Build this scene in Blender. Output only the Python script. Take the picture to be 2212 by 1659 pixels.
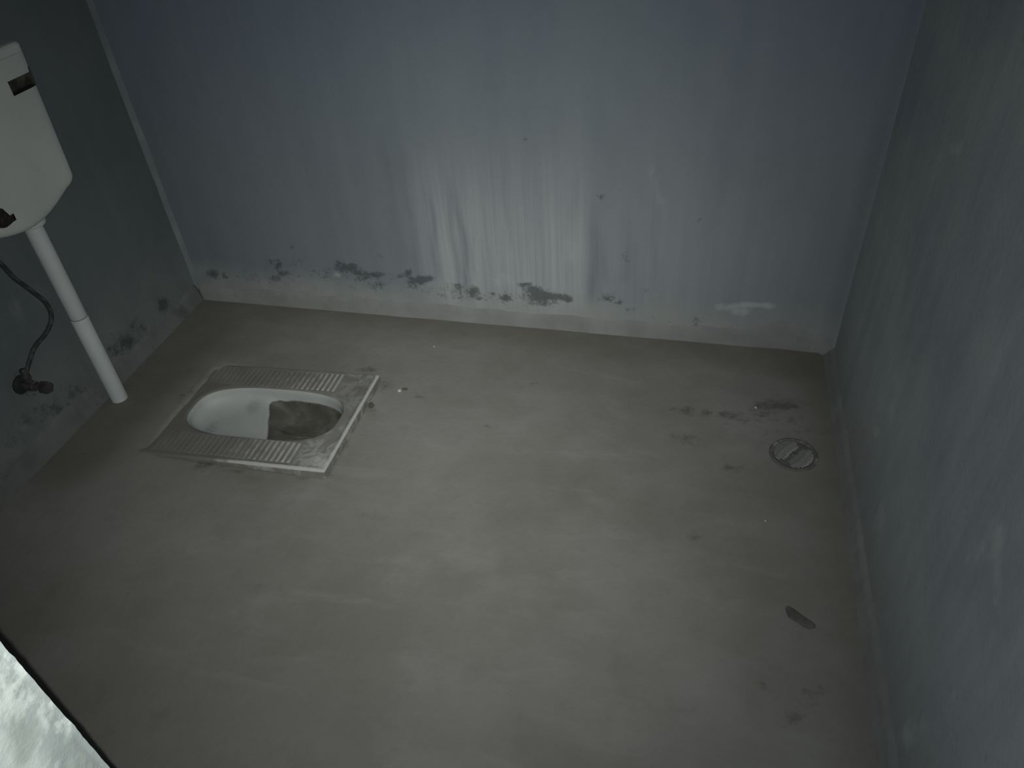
import bpy, bmesh, math, random
import numpy as np
from mathutils import Vector, Matrix

for o in list(bpy.data.objects):
    bpy.data.objects.remove(o, do_unlink=True)
scene = bpy.context.scene
C = scene.collection

# ------------------------------------------------------------------ camera
W, H, F = 2212.0, 1659.0, 1642.13          # photo frame and focal length in px
CAM = np.array([0.0, 0.0, 1.45])           # eye height in metres
YAW, PITCH, ROLL = -0.273681, 0.687071, -0.0737625
_cy, _sy, _cp, _sp = math.cos(YAW), math.sin(YAW), math.cos(PITCH), math.sin(PITCH)
_fwd = np.array([_sy * _cp, _cy * _cp, -_sp])
_rt = np.array([_cy, -_sy, 0.0])
_up = np.cross(_rt, _fwd)
RT = _rt * math.cos(ROLL) + _up * math.sin(ROLL)
UP = -_rt * math.sin(ROLL) + _up * math.cos(ROLL)
FW = _fwd
cd = bpy.data.cameras.new('camera')
cd.sensor_width = 36.0
cd.lens = F / W * 36.0
cd.clip_start = 0.02
cam = bpy.data.objects.new('camera', cd)
C.objects.link(cam)
cam.matrix_world = Matrix((
    (RT[0], UP[0], -FW[0], CAM[0]),
    (RT[1], UP[1], -FW[1], CAM[1]),
    (RT[2], UP[2], -FW[2], CAM[2]),
    (0, 0, 0, 1)))
scene.camera = cam

# ------------------------------------------------------------------ light
world = bpy.data.worlds.new('world')
scene.world = world
world.use_nodes = True
bg = world.node_tree.nodes['Background']
bg.inputs['Color'].default_value = (0.45, 0.62, 0.95, 1)
bg.inputs['Strength'].default_value = 0.20

# the phone's own flash, one centimetre beside its lens
fl = bpy.data.lights.new('phone_flash', 'SPOT')
fl.energy = 62.0
fl.color = (0.97, 1.0, 0.97)
fl.spot_size = math.radians(150)
fl.spot_blend = 0.3
fl.shadow_soft_size = 0.002
# beam profile of the flash's lens: a bright core of 23 degrees over a wide weak spill
fl.use_nodes = True
_t = fl.node_tree
_n = _t.nodes
_em = [x for x in _n if x.type == 'EMISSION'][0]


def _m(op, a, b=0.0):
    q = _n.new('ShaderNodeMath')
    q.operation = op
    for i, v in enumerate((a, b)):
        if hasattr(v, 'links'):
            _t.links.new(v, q.inputs[i])
        else:
            q.inputs[i].default_value = v
    return q.outputs[0]


_sep = _n.new('ShaderNodeSeparateXYZ')
_t.links.new(_n.new('ShaderNodeTexCoord').outputs['Normal'], _sep.inputs[0])
_th = _m('ARCCOSINE', _m('MINIMUM', _m('ABSOLUTE', _sep.outputs[2]), 0.99999))
_g = _m('EXPONENT', _m('MULTIPLY', _m('POWER', _m('DIVIDE', _th, math.radians(23.0)), 2.0), -1.0))
_t.links.new(_m('ADD', _m('MULTIPLY', _g, 1.80), 0.16), _em.inputs['Strength'])
flo = bpy.data.objects.new('phone_flash', fl)
C.objects.link(flo)
fpos = CAM - RT * 0.011 + UP * 0.001
aim = CAM + FW * 1.642 - RT * 0.160 + UP * 0.050
flo.location = Vector(fpos)
flo.rotation_euler = (Vector(aim) - Vector(fpos)).to_track_quat('-Z', 'Y').to_euler()

scene.view_settings.view_transform = 'Standard'
scene.view_settings.look = 'None'
scene.view_settings.gamma = 1.0
scene.view_settings.exposure = 0.0
scene.view_settings.use_curve_mapping = False

# ------------------------------------------------------------------ helpers
XL, XR, YB, YF = -1.7146, 0.4485, 2.0092, 0.193   # room faces
ZC = 2.45
DX0, DX1, DZ = -0.42, 0.36, 2.05                  # doorway


def px_on(px, py, axis, val):
    """the point where a photo pixel's sight line meets the plane axis = val"""
    d = RT * ((px - W / 2) / F) - UP * ((py - H / 2) / F) + FW
    t = (val - CAM[axis]) / d[axis]
    return CAM + t * d


_rng = np.random.RandomState(7)
_TAB = _rng.rand(256, 256)


def vnoise(x, y, seed=0):
    x = np.asarray(x, float) + seed * 17.13
    y = np.asarray(y, float) + seed * 31.7
    xi, yi = np.floor(x).astype(int), np.floor(y).astype(int)
    fx, fy = x - xi, y - yi
    fx, fy = fx * fx * (3 - 2 * fx), fy * fy * (3 - 2 * fy)
    g = lambda a, b: _TAB[a & 255, b & 255]
    return ((g(xi, yi) * (1 - fx) + g(xi + 1, yi) * fx) * (1 - fy)
            + (g(xi, yi + 1) * (1 - fx) + g(xi + 1, yi + 1) * fx) * fy)


def fbm(x, y, seed=0, oct=4):
    a, s, n = 0.5, 0.0, 0.0
    for i in range(oct):
        s = s + a * vnoise(x * 2 ** i, y * 2 ** i, seed + i * 3)
        n += a
        a *= 0.5
    return s / n


def blobs(U, V, axis, val, spec):
    """stains read off the photo: (px, py, half width, half height, amount),
    laid out as ellipses on the surface axis = val (U, V are its two other axes)"""
    ui, vi = [i for i in range(3) if i != axis]
    out = np.zeros_like(U)
    for (x, y, rx, ry, a) in spec:
        c = px_on(x, y, axis, val)
        ex = (px_on(x + 2, y, axis, val) - c) / 2 * rx * 1.35
        ey = (px_on(x, y + 2, axis, val) - c) / 2 * ry * 1.35
        J = np.array([[ex[ui], ey[ui]], [ex[vi], ey[vi]]])
        Ji = np.linalg.inv(J)
        du, dv = U - c[ui], V - c[vi]
        p = Ji[0, 0] * du + Ji[0, 1] * dv
        q = Ji[1, 0] * du + Ji[1, 1] * dv
        out = np.maximum(out, a * np.exp(-(p * p + q * q)))
    return out


def sstep(a, b, x):
    t = np.clip((x - a) / (b - a), 0, 1)
    return t * t * (3 - 2 * t)


def link(name, me, mat=None, parent=None):
    o = bpy.data.objects.new(name, me)
    C.objects.link(o)
    if mat is not None and len(me.materials) == 0:
        me.materials.append(mat)
    if parent is not None:
        o.parent = parent
    return o


def mesh_from(verts, faces, attrs=None, smooth=True, name='mesh'):
    me = bpy.data.meshes.new(name)
    me.from_pydata([tuple(map(float, v)) for v in verts], [], [tuple(map(int, f)) for f in faces])
    if attrs:
        for k, arr in attrs.items():
            a = me.attributes.new(k, 'FLOAT', 'POINT')
            a.data.foreach_set('value', np.asarray(arr, dtype=np.float32).ravel())
    if smooth:
        me.polygons.foreach_set('use_smooth', [True] * len(me.polygons))
    me.update()
    return me


def bm_mesh(bm, smooth=False, name='mesh', angle=None):
    bmesh.ops.recalc_face_normals(bm, faces=bm.faces)
    me = bpy.data.meshes.new(name)
    if smooth:
        for f in bm.faces:
            f.smooth = True
    if angle is not None:
        for e in bm.edges:
            if len(e.link_faces) == 2 and e.calc_face_angle(0) > angle:
                e.smooth = False
    bm.to_mesh(me)
    bm.free()
    return me


def empty(name, loc):
    o = bpy.data.objects.new(name, None)
    o.empty_display_size = 0.05
    o.location = loc
    C.objects.link(o)
    return o


def tag(o, label=None, cat=None, group=None, kind=None):
    if label: o['label'] = label
    if cat: o['category'] = cat
    if group: o['group'] = group
    if kind: o['kind'] = kind
    return o


def axis_sheet(us, vs, fn, outward, thick, attrs_fn=None, drop=None):
    """a slab whose room side is a fine grid fn(U,V)->X,Y,Z and whose other sides are plain"""
    U, V = np.meshgrid(us, vs, indexing='ij')
    X, Y, Z = fn(U, V)
    n, m = U.shape
    verts = np.stack([X, Y, Z], -1).reshape(-1, 3)
    idx = np.arange(n * m).reshape(n, m)
    q = np.stack([idx[:-1, :-1], idx[1:, :-1], idx[1:, 1:], idx[:-1, 1:]], -1).reshape(-1, 4)
    if drop is not None:
        uc = (U[:-1, :-1] + U[1:, 1:]) / 2
        vc = (V[:-1, :-1] + V[1:, 1:]) / 2
        q = q[~drop(uc, vc).reshape(-1)]
    attrs = {k: a.reshape(-1) for k, a in (attrs_fn(U, V) if attrs_fn else {}).items()}
    # the rim, pushed outward
    rim = list(idx[:, 0]) + list(idx[-1, 1:]) + list(idx[::-1, -1][1:]) + list(idx[0, ::-1][1:-1])
    base = len(verts)
    ov = verts[rim] + np.array(outward) * thick
    k = len(rim)
    side = [(rim[i], rim[(i + 1) % k], base + (i + 1) % k, base + i) for i in range(k)]
    verts = np.concatenate([verts, ov])
    for kk in attrs:
        attrs[kk] = np.concatenate([attrs[kk], np.zeros(k)])
    faces = [tuple(f) for f in q] + side
    if drop is None:
        faces.append(tuple(base + i for i in range(k)))
    return verts, faces, attrs


def steps(a, b, d):
    return np.linspace(a, b, max(2, int(round(abs(b - a) / d)) + 1))


def fix_normals(me):
    bm = bmesh.new()
    bm.from_mesh(me)
    bmesh.ops.recalc_face_normals(bm, faces=bm.faces)
    bm.to_mesh(me)
    bm.free()


def lathe(profile, seg=32, axis='Z', cap=True):
    """profile: (radius, height) list; returns a bmesh"""
    bm = bmesh.new()
    rings = []
    for r, z in profile:
        ring = []
        for i in range(seg):
            a = 2 * math.pi * i / seg
            p = (r * math.cos(a), r * math.sin(a), z)
            if axis == 'X':
                p = (z, p[0], p[1])
            if axis == 'Y':
                p = (p[1], z, p[0])
            ring.append(bm.verts.new(p))
        rings.append(ring)
    for a, b in zip(rings[:-1], rings[1:]):
        for i in range(seg):
            bm.faces.new((a[i], a[(i + 1) % seg], b[(i + 1) % seg], b[i]))
    if cap:
        bm.faces.new(rings[0][::-1])
        bm.faces.new(rings[-1])
    return bm


def tube(points, radius, seg=12):
    """smooth tube along a Catmull-Rom path"""
    P = [Vector(p) for p in points]
    P = [P[0] * 2 - P[1]] + P + [P[-1] * 2 - P[-2]]
    path = []
    for i in range(1, len(P) - 2):
        for k in range(10):
            t = k / 10
            a, b, c, d = P[i - 1], P[i], P[i + 1], P[i + 2]
            path.append(0.5 * ((2 * b) + (c - a) * t + (2 * a - 5 * b + 4 * c - d) * t * t
                               + (3 * b - a - 3 * c + d) * t ** 3))
    path.append(P[-2])
    bm = bmesh.new()
    nrm = Vector((1, 0, 0))
    rings = []
    for i, p in enumerate(path):
        tg = (path[min(i + 1, len(path) - 1)] - path[max(i - 1, 0)]).normalized()
        nrm = (nrm - tg * nrm.dot(tg)).normalized()
        bi = tg.cross(nrm)
        rings.append([bm.verts.new(p + (nrm * math.cos(2 * math.pi * k / seg)
                                        + bi * math.sin(2 * math.pi * k / seg)) * radius) for k in range(seg)])
    for a, b in zip(rings[:-1], rings[1:]):
        for k in range(seg):
            bm.faces.new((a[k], a[(k + 1) % seg], b[(k + 1) % seg], b[k]))
    bm.faces.new(rings[0][::-1])
    bm.faces.new(rings[-1])
    return bm


# ------------------------------------------------------------------ materials
class NT:
    def __init__(s, name, rough=0.9, spec=0.2):
        s.m = bpy.data.materials.new(name)
        s.m.use_nodes = True
        s.t = s.m.node_tree
        s.b = s.t.nodes['Principled BSDF']
        s.b.inputs['Roughness'].default_value = rough
        s.b.inputs['Specular IOR Level'].default_value = spec
        s.co = s.t.nodes.new('ShaderNodeTexCoord').outputs['Object']

    def _in(s, sock, v):
        if hasattr(v, 'links'):
            s.t.links.new(v, sock)
        elif isinstance(v, (tuple, list)) and len(v) == 3 and sock.type == 'RGBA':
            sock.default_value = (*v, 1)
        else:
            sock.default_value = v

    def attr(s, n):
        a = s.t.nodes.new('ShaderNodeAttribute')
        a.attribute_name = n
        return a.outputs['Fac']

    def noise(s, scale, detail=4, rough=0.55, stretch=None, off=(0, 0, 0), dist=0.0):
        mp = s.t.nodes.new('ShaderNodeMapping')
        s.t.links.new(s.co, mp.inputs['Vector'])
        mp.inputs['Location'].default_value = off
        if stretch:
            mp.inputs['Scale'].default_value = stretch
        n = s.t.nodes.new('ShaderNodeTexNoise')
        s.t.links.new(mp.outputs[0], n.inputs['Vector'])
        n.inputs['Scale'].default_value = scale
        n.inputs['Detail'].default_value = detail
        n.inputs['Roughness'].default_value = rough
        n.inputs['Distortion'].default_value = dist
        return n.outputs['Fac']

    def math(s, op, a, b=0.0, clamp=False):
        n = s.t.nodes.new('ShaderNodeMath')
        n.operation = op
        n.use_clamp = clamp
        s._in(n.inputs[0], a)
        s._in(n.inputs[1], b)
        return n.outputs[0]

    def ramp(s, v, lo, hi, a=0.0, b=1.0):
        n = s.t.nodes.new('ShaderNodeMapRange')
        n.interpolation_type = 'SMOOTHSTEP'
        s._in(n.inputs['Value'], v)
        n.inputs['From Min'].default_value = lo
        n.inputs['From Max'].default_value = hi
        n.inputs['To Min'].default_value = a
        n.inputs['To Max'].default_value = b
        return n.outputs[0]

    def mix(s, fac, a, b, mode='MIX'):
        n = s.t.nodes.new('ShaderNodeMix')
        n.data_type = 'RGBA'
        n.blend_type = mode
        s._in(n.inputs[0], fac)
        s._in(n.inputs[6], a)
        s._in(n.inputs[7], b)
        return n.outputs[2]

    def mask(s, attr, noise, k=1.6, lo=0.25, hi=0.85):
        """an attribute's soft shape broken up by a noise"""
        v = s.math('ADD', attr, s.math('MULTIPLY', s.math('SUBTRACT', noise, 0.5), k))
        v = s.ramp(v, lo, hi)
        return s.math('MULTIPLY', v, s.ramp(attr, 0.02, 0.15))

    def color(s, c):
        s._in(s.b.inputs['Base Color'], c)

    def bump(s, h, strength=0.3, dist=0.01):
        n = s.t.nodes.new('ShaderNodeBump')
        n.inputs['Strength'].default_value = strength
        n.inputs['Distance'].default_value = dist
        s.t.links.new(h, n.inputs['Height'])
        s.t.links.new(n.outputs[0], s.b.inputs['Normal'])


def wall_material(name, base_a, base_b, pale, mould, streak=0.5, stretch=(1, 1, 0.035), tint=(0.200, 0.243, 0.288)):
    m = NT(name, 0.95, 0.1)
    c = m.mix(m.ramp(m.noise(2.2, 5), 0.3, 0.7), base_a, base_b)
    c = m.mix(m.attr('tint'), c, tint)
    st = m.noise(22, 3, 0.6, stretch)                       # brush strokes, running down
    c = m.mix(m.math('MULTIPLY', m.ramp(st, 0.35, 0.75), streak), c, tuple(min(1, x * 1.28) for x in base_b))
    c = m.mix(m.math('MULTIPLY', m.ramp(m.noise(30, 3), 0.5, 0.8), 0.12), c, tuple(x * 0.75 for x in base_a))
    # light pool painted in as a broad pale zone, then limewash runs
    c = m.mix(m.math('MULTIPLY', m.attr('light_pool'), m.ramp(m.noise(5, 5, 0.6, (1, 1, 0.35)), 0.2, 0.75, 0.5, 0.95)), c, pale)
    st2 = m.noise(62, 3, 0.6, (1, 1, 0.022), (3, 1, 0))
    lime = m.math('MULTIPLY', m.attr('lime'), m.ramp(st2, 0.28, 0.72, 0.45, 1.05))
    c = m.mix(m.math('MULTIPLY', lime, 0.75), c, pale)
    dk = m.math('MULTIPLY', m.attr('run'), m.ramp(m.noise(60, 2, 0.5, (1, 1, 0.05)), 0.3, 0.7, 0.5, 1.0))
    c = m.mix(m.math('MULTIPLY', dk, 0.45), c, tuple(x * 0.62 for x in base_a))
    # dust low on the wall, pale scuffs, mould
    c = m.mix(m.math('MULTIPLY', m.attr('dust'), m.ramp(m.noise(9, 5), 0.25, 0.7, 0.35, 0.95)), c, (0.36, 0.365, 0.345))
    c = m.mix(m.math('MULTIPLY', m.mask(m.attr('scuff'), m.noise(16, 5, 0.6, (1, 1, 0.5))), 0.75), c, pale)
    mk = m.mask(m.attr('mould'), m.math('ADD', m.math('MULTIPLY', m.noise(34, 6, 0.7), 0.6), m.math('MULTIPLY', m.noise(90, 4, 0.65), 0.4)), 2.6, 0.22, 0.78)
    c = m.mix(m.math('MULTIPLY', mk, 0.7), c, mould)
    sp = m.math('MULTIPLY', m.ramp(m.noise(95, 2, 0.5), 0.68, 0.76), m.attr('dust'))
    c = m.mix(m.math('MULTIPLY', sp, 0.5), c, mould)
    m.color(c)
    m.bump(m.math('ADD', m.noise(70, 6, 0.65), m.math('MULTIPLY', st, 0.8)), 0.25, 0.004)
    return m.m


MOULD = (0.062, 0.072, 0.072)
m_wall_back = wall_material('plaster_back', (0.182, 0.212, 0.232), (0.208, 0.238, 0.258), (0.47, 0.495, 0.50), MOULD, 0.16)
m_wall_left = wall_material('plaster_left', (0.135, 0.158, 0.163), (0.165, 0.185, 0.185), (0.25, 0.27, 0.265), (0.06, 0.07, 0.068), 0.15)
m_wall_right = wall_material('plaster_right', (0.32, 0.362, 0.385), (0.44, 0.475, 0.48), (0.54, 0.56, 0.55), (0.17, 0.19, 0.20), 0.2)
m_wall_front = wall_material('plaster_front', (0.22, 0.25, 0.26), (0.26, 0.29, 0.30), (0.40, 0.42, 0.42), MOULD, 0.4)

m = NT('screed_floor', 0.85, 0.25)
c = m.mix(m.ramp(m.noise(1.7, 6, 0.6), 0.3, 0.7), (0.225, 0.214, 0.19), (0.30, 0.292, 0.268))
c = m.mix(m.math('MULTIPLY', m.ramp(m.noise(9, 5, 0.6, (0.45, 1.2, 1), (2, 0, 0), 0.6), 0.48, 0.75), 0.45), c, (0.335, 0.33, 0.305))
c = m.mix(m.math('MULTIPLY', m.ramp(m.noise(12, 5, 0.6, None, (7, 3, 0)), 0.52, 0.8), 0.3), c, (0.18, 0.17, 0.15))
c = m.mix(m.math('MULTIPLY', m.mask(m.attr('light'), m.noise(14, 6, 0.65), 1.6, 0.1, 1.0), 0.24), c, (0.38, 0.375, 0.35))
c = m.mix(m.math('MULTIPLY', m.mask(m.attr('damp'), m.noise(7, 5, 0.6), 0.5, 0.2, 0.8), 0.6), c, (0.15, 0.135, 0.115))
c = m.mix(m.math('MULTIPLY', m.mask(m.attr('dark'), m.noise(38, 6, 0.7), 2.2, 0.2, 0.95), 0.6), c, (0.075, 0.07, 0.06))
c = m.mix(m.math('MULTIPLY', m.ramp(m.noise(110, 2, 0.5), 0.72, 0.78), 0.3), c, (0.12, 0.11, 0.10))
m.color(c)
m.bump(m.math('ADD', m.noise(60, 6, 0.65), m.noise(14, 4, 0.6)), 0.22, 0.005)
m_floor = m.m

m = NT('skirting_mortar', 0.95, 0.1)
c = m.mix(m.ramp(m.noise(6, 5), 0.3, 0.7), (0.245, 0.25, 0.24), (0.30, 0.305, 0.295))
c = m.mix(m.math('MULTIPLY', m.ramp(m.noise(18, 5, 0.6), 0.52, 0.78), 0.4), c, (0.19, 0.19, 0.18))
mk = m.mask(m.attr('mould'), m.math('ADD', m.math('MULTIPLY', m.noise(34, 6, 0.7), 0.6), m.math('MULTIPLY', m.noise(90, 4, 0.65), 0.4)), 2.6, 0.22, 0.78)
c = m.mix(m.math('MULTIPLY', mk, 0.72), c, MOULD)
m.color(c)
m.bump(m.noise(60, 6, 0.65), 0.35, 0.005)
m_skirt = m.m

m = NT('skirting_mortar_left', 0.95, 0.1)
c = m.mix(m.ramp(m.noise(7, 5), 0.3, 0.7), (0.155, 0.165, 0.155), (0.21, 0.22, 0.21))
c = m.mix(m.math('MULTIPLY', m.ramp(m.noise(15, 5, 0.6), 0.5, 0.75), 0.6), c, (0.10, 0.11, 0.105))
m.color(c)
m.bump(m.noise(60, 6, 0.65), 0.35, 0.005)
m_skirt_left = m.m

m = NT('corner_mortar', 0.95, 0.1)
c = m.mix(m.ramp(m.noise(9, 5), 0.3, 0.7), (0.19, 0.215, 0.22), (0.255, 0.28, 0.28))
m.color(c)
m.bump(m.noise(60, 6, 0.65), 0.35, 0.005)
m_corner = m.m

m = NT('limewash_reveal', 0.9, 0.1)
c = m.mix(m.ramp(m.noise(17, 3, 0.45, (1, 1, 0.7), (0, 0.3, 0.1), 0.4), 0.46, 0.54), (0.46, 0.515, 0.455), (0.70, 0.755, 0.70))
e = m.math('MULTIPLY', m.attr('edge'), 1.0)
c = m.mix(m.math('MULTIPLY', e, m.ramp(m.noise(55, 4, 0.6), 0.42, 0.56, 0.1, 0.95)), c, (0.42, 0.46, 0.44))
m.color(c)
m.bump(m.noise(30, 5, 0.6), 0.4, 0.006)
m_reveal = m.m

m = NT('ceiling_plaster', 0.95, 0.1)
m.color(m.mix(m.ramp(m.noise(4, 5), 0.3, 0.7), (0.30, 0.31, 0.31), (0.36, 0.37, 0.37)))
m_ceiling = m.m

# ceramic pan: dirty glaze, cement smears, worn pale edges
m = NT('pan_ceramic', 0.6, 0.3)
c = m.mix(m.ramp(m.noise(11, 5), 0.3, 0.7), (0.20, 0.195, 0.175), (0.27, 0.265, 0.24))
c = m.mix(m.math('MULTIPLY', m.attr('grime'), m.ramp(m.noise(12, 5), 0.2, 0.6, 0.6, 1.0)), c, (0.205, 0.194, 0.172))
wr = m.mask(m.attr('wear'), m.noise(30, 6, 0.68), 1.0, 0.35, 0.7)
vein = m.math('SUBTRACT', 1.0, m.math('MULTIPLY', m.math('ABSOLUTE', m.math('SUBTRACT', m.noise(16, 4, 0.6, None, (4, 2, 0), 0.5), 0.5)), 11.0), True)
c = m.mix(m.math('MULTIPLY', m.math('MULTIPLY', vein, m.attr('pad')), 0.8), c, (0.46, 0.46, 0.425))
c = m.mix(m.math('MULTIPLY', wr, 0.85), c, (0.56, 0.56, 0.52))
m.color(c)
m.bump(m.noise(80, 5, 0.6), 0.2, 0.003)
m_pan = m.m

m = NT('bowl_ceramic', 0.55, 0.3)
c = m.mix(m.ramp(m.noise(8, 4), 0.35, 0.7), (0.42, 0.445, 0.43), (0.48, 0.50, 0.48))
c = m.mix(m.math('MULTIPLY', m.mask(m.attr('smear'), m.noise(14, 5), 0.6, 0.2, 0.8), 0.5), c, (0.24, 0.255, 0.25))
c = m.mix(m.mask(m.attr('sludge'), m.noise(24, 6, 0.65), 0.5, 0.32, 0.62), c,
          m.mix(m.ramp(m.noise(20, 6, 0.65), 0.35, 0.75), (0.085, 0.082, 0.068), (0.155, 0.15, 0.13)))
m.color(c)
m_bowl = m.m

m = NT('rib_ceramic', 0.6, 0.3)
g = m.t.nodes.new('ShaderNodeNewGeometry').outputs['Position']
sx = m.t.nodes.new('ShaderNodeSeparateXYZ')
m.t.links.new(g, sx.inputs[0])
cn = m.t.nodes.new('ShaderNodeTexNoise')
cn.inputs['Scale'].default_value = 38
cn.inputs['Detail'].default_value = 5
m.t.links.new(g, cn.inputs['Vector'])
worn = m.math('ADD', m.ramp(sx.outputs[0], -1.32, -0.97), m.math('MULTIPLY', m.math('SUBTRACT', cn.outputs['Fac'], 0.5), 1.4))
c = m.mix(m.ramp(worn, 0.35, 1.1), (0.205, 0.195, 0.175), (0.42, 0.415, 0.385))
m.color(c)
m_rib = m.m

m = NT('cistern_plastic', 0.45, 0.3)
c = m.mix(m.ramp(m.noise(5, 4), 0.3, 0.7), (0.55, 0.58, 0.54), (0.62, 0.65, 0.61))
c = m.mix(m.math('MULTIPLY', m.ramp(m.noise(60, 3), 0.6, 0.8), 0.15), c, (0.35, 0.35, 0.31))
m.color(c)
m_cist = m.m
m = NT('recess_grime', 0.9, 0.1)
m.color(m.mix(m.ramp(m.noise(40, 4), 0.4, 0.7), (0.055, 0.05, 0.042), (0.13, 0.12, 0.105)))
m_recess = m.m
m = NT('torn_label', 0.8, 0.2)
m.color(m.mix(m.ramp(m.noise(70, 4), 0.45, 0.75), (0.030, 0.022, 0.020), (0.075, 0.058, 0.052)))
m_label = m.m
m = NT('pvc_pipe', 0.4, 0.35)
m.color(m.mix(m.ramp(m.noise(9, 4), 0.3, 0.7), (0.60, 0.64, 0.635), (0.68, 0.715, 0.705)))
m_pvc = m.m
m = NT('pipe_joint_line', 0.8, 0.1)
m.color((0.28, 0.31, 0.31))
m_joint = m.m

m = NT('braided_hose', 0.5, 0.5)
wv = m.t.nodes.new('ShaderNodeTexWave')
wv.inputs['Scale'].default_value = 130
wv.inputs['Distortion'].default_value = 2.0
m.t.links.new(m.co, wv.inputs['Vector'])
m.color(m.mix(m.ramp(wv.outputs['Fac'], 0.5, 1.0), (0.035, 0.04, 0.04), (0.11, 0.12, 0.12)))
m.bump(wv.outputs['Fac'], 0.5, 0.002)
m.b.inputs['Metallic'].default_value = 0.2
m_hose = m.m
m = NT('valve_metal', 0.35, 0.5)
m.color(m.mix(m.ramp(m.noise(50, 4), 0.4, 0.7), (0.09, 0.09, 0.085), (0.17, 0.165, 0.155)))
m.b.inputs['Metallic'].default_value = 0.6
m_valve = m.m
m = NT('valve_dark', 0.7, 0.3)
m.color((0.03, 0.032, 0.032))
m_valve_dark = m.m

m = NT('drain_steel', 0.6, 0.35)
c = m.mix(m.ramp(m.noise(45, 5, 0.65), 0.42, 0.66), (0.20, 0.20, 0.188), (0.42, 0.425, 0.41))
m.color(c)
m_drain = m.m
m = NT('drain_grime', 0.9, 0.1)
m.color(m.mix(m.ramp(m.noise(40, 5), 0.35, 0.7), (0.13, 0.127, 0.116), (0.20, 0.195, 0.18)))
m_drain_dark = m.m
m = NT('cement_crumb', 0.95, 0.1)
m.color(m.mix(m.ramp(m.noise(90, 4), 0.3, 0.7), (0.50, 0.50, 0.46), (0.62, 0.62, 0.58)))
m_crumb = m.m
m = NT('dark_chip', 0.9, 0.1)
m.color(m.mix(m.ramp(m.noise(60, 4), 0.3, 0.7), (0.10, 0.097, 0.085), (0.15, 0.145, 0.13)))
m_chip = m.m
m = NT('dirt_shadow_clod', 0.95, 0.05)
m.color(m.mix(m.ramp(m.noise(80, 4), 0.3, 0.7), (0.10, 0.095, 0.08), (0.15, 0.14, 0.12)))
m_clod = m.m

# ------------------------------------------------------------------ the room
# toilet and drain openings in the screed
PX0, PX1, PY0, PY1 = -1.462, -0.878, 1.236, 1.648
DRX, DRY, DRR = 0.3205, 1.534, 0.061


def floor_z(X, Y):
    z = 0.004 * (fbm(X * 2.2, Y * 2.2, 3) - 0.5) + 0.0018 * (fbm(X * 11, Y * 11, 5) - 0.5)
    flat = np.exp(-(((X - DRX) / 0.11) ** 2 + ((Y - DRY) / 0.11) ** 2) ** 2)
    dp = np.maximum(np.maximum(PX0 - X, X - PX1), np.maximum(PY0 - Y, Y - PY1))
    z = z * (1 - flat) * sstep(-0.02, 0.06, dp)
    # mortar heaped up against the pan's buried end
    heap = 0.010 * sstep(0.16, 0.0, np.maximum(dp, 0)) * sstep(-1.28, -1.44, X) * (0.25 + 0.75 * sstep(1.22, 1.36, Y))
    wob = 0.02 * (fbm(X * 14, Y * 14, 23) - 0.5)
    under = sstep(-0.022, -0.048, dp + wob)
    return z + heap - 0.02 * under - 0.012 * sstep(0.0, -0.015, dp) * sstep(-1.44, -1.36, X)


us = np.unique(np.concatenate([steps(XL - 0.02, XR + 0.02, 0.009)]))
vs = np.unique(np.concatenate([steps(-0.45, 0.3, 0.05), steps(0.3, YB + 0.02, 0.009)]))
DARK_FLOOR = [
    (1480, 886, 26, 6, 0.75), (1520, 893, 30, 7, 0.55), (1575, 897, 28, 8, 0.7), (1600, 908, 40, 9, 0.45),
    (1650, 878, 24, 9, 0.9), (1690, 874, 38, 10, 0.85), (1650, 897, 22, 12, 0.6), (1710, 908, 26, 9, 0.5),
    (1455, 940, 16, 5, 0.6), (1490, 945, 30, 7, 0.6), (1498, 962, 22, 9, 0.45),
    (1578, 1010, 20, 7, 0.7), (1590, 1018, 24, 5, 0.5), (1500, 1158, 13, 8, 0.75), (1290, 1031, 9, 5, 0.5),
    (1055, 920, 9, 5, 0.5), (1150, 828, 8, 5, 0.6), (1310, 970, 12, 6, 0.35),
    (1760, 1500, 24, 16, 0.62), (1722, 1548, 24, 16, 0.55), (1655, 1480, 40, 8, 0.35), (1790, 1370, 7, 5, 0.5),
    (440, 1003, 26, 10, 0.8), (478, 1010, 26, 8, 0.6), (510, 1018, 22, 6, 0.5), (560, 1025, 30, 6, 0.4), (655, 1033, 14, 5, 0.5),
    (800, 880, 10, 12, 0.7), (745, 960, 12, 10, 0.5), (712, 1022, 8, 12, 0.5), (832, 833, 18, 9, 0.6), (903, 855, 12, 6, 0.5),
    (795, 798, 22, 5, 0.7), (720, 790, 40, 4, 0.4), (395, 880, 12, 26, 0.5), (425, 845, 16, 12, 0.5), (1712, 935, 50, 6, 0.5)]
LIGHT_FLOOR = [
    (1040, 1215, 46, 22, 0.75), (1085, 1260, 50, 24, 0.65), (1000, 1190, 34, 14, 0.5), (230, 1270, 60, 30, 0.5),
    (220, 1380, 40, 20, 0.4), (700, 1210, 60, 30, 0.35), (1060, 1330, 60, 30, 0.4), (480, 870, 16, 9, 0.5), (640, 1070, 80, 18, 0.45),
    (380, 905, 12, 6, 0.5), (1740, 1175, 50, 12, 0.4), (1150, 1060, 90, 40, 0.3)]


def floor_attrs(U, V):
    wob = 0.04 * (fbm(U * 3, V * 3, 21) - 0.5)
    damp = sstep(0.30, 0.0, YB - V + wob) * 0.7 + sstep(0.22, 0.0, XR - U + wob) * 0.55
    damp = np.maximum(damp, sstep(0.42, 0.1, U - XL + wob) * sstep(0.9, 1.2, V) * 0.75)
    return dict(dark=blobs(U, V, 2, 0.0, DARK_FLOOR), light=blobs(U, V, 2, 0.0, LIGHT_FLOOR), damp=np.clip(damp, 0, 1))


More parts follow.
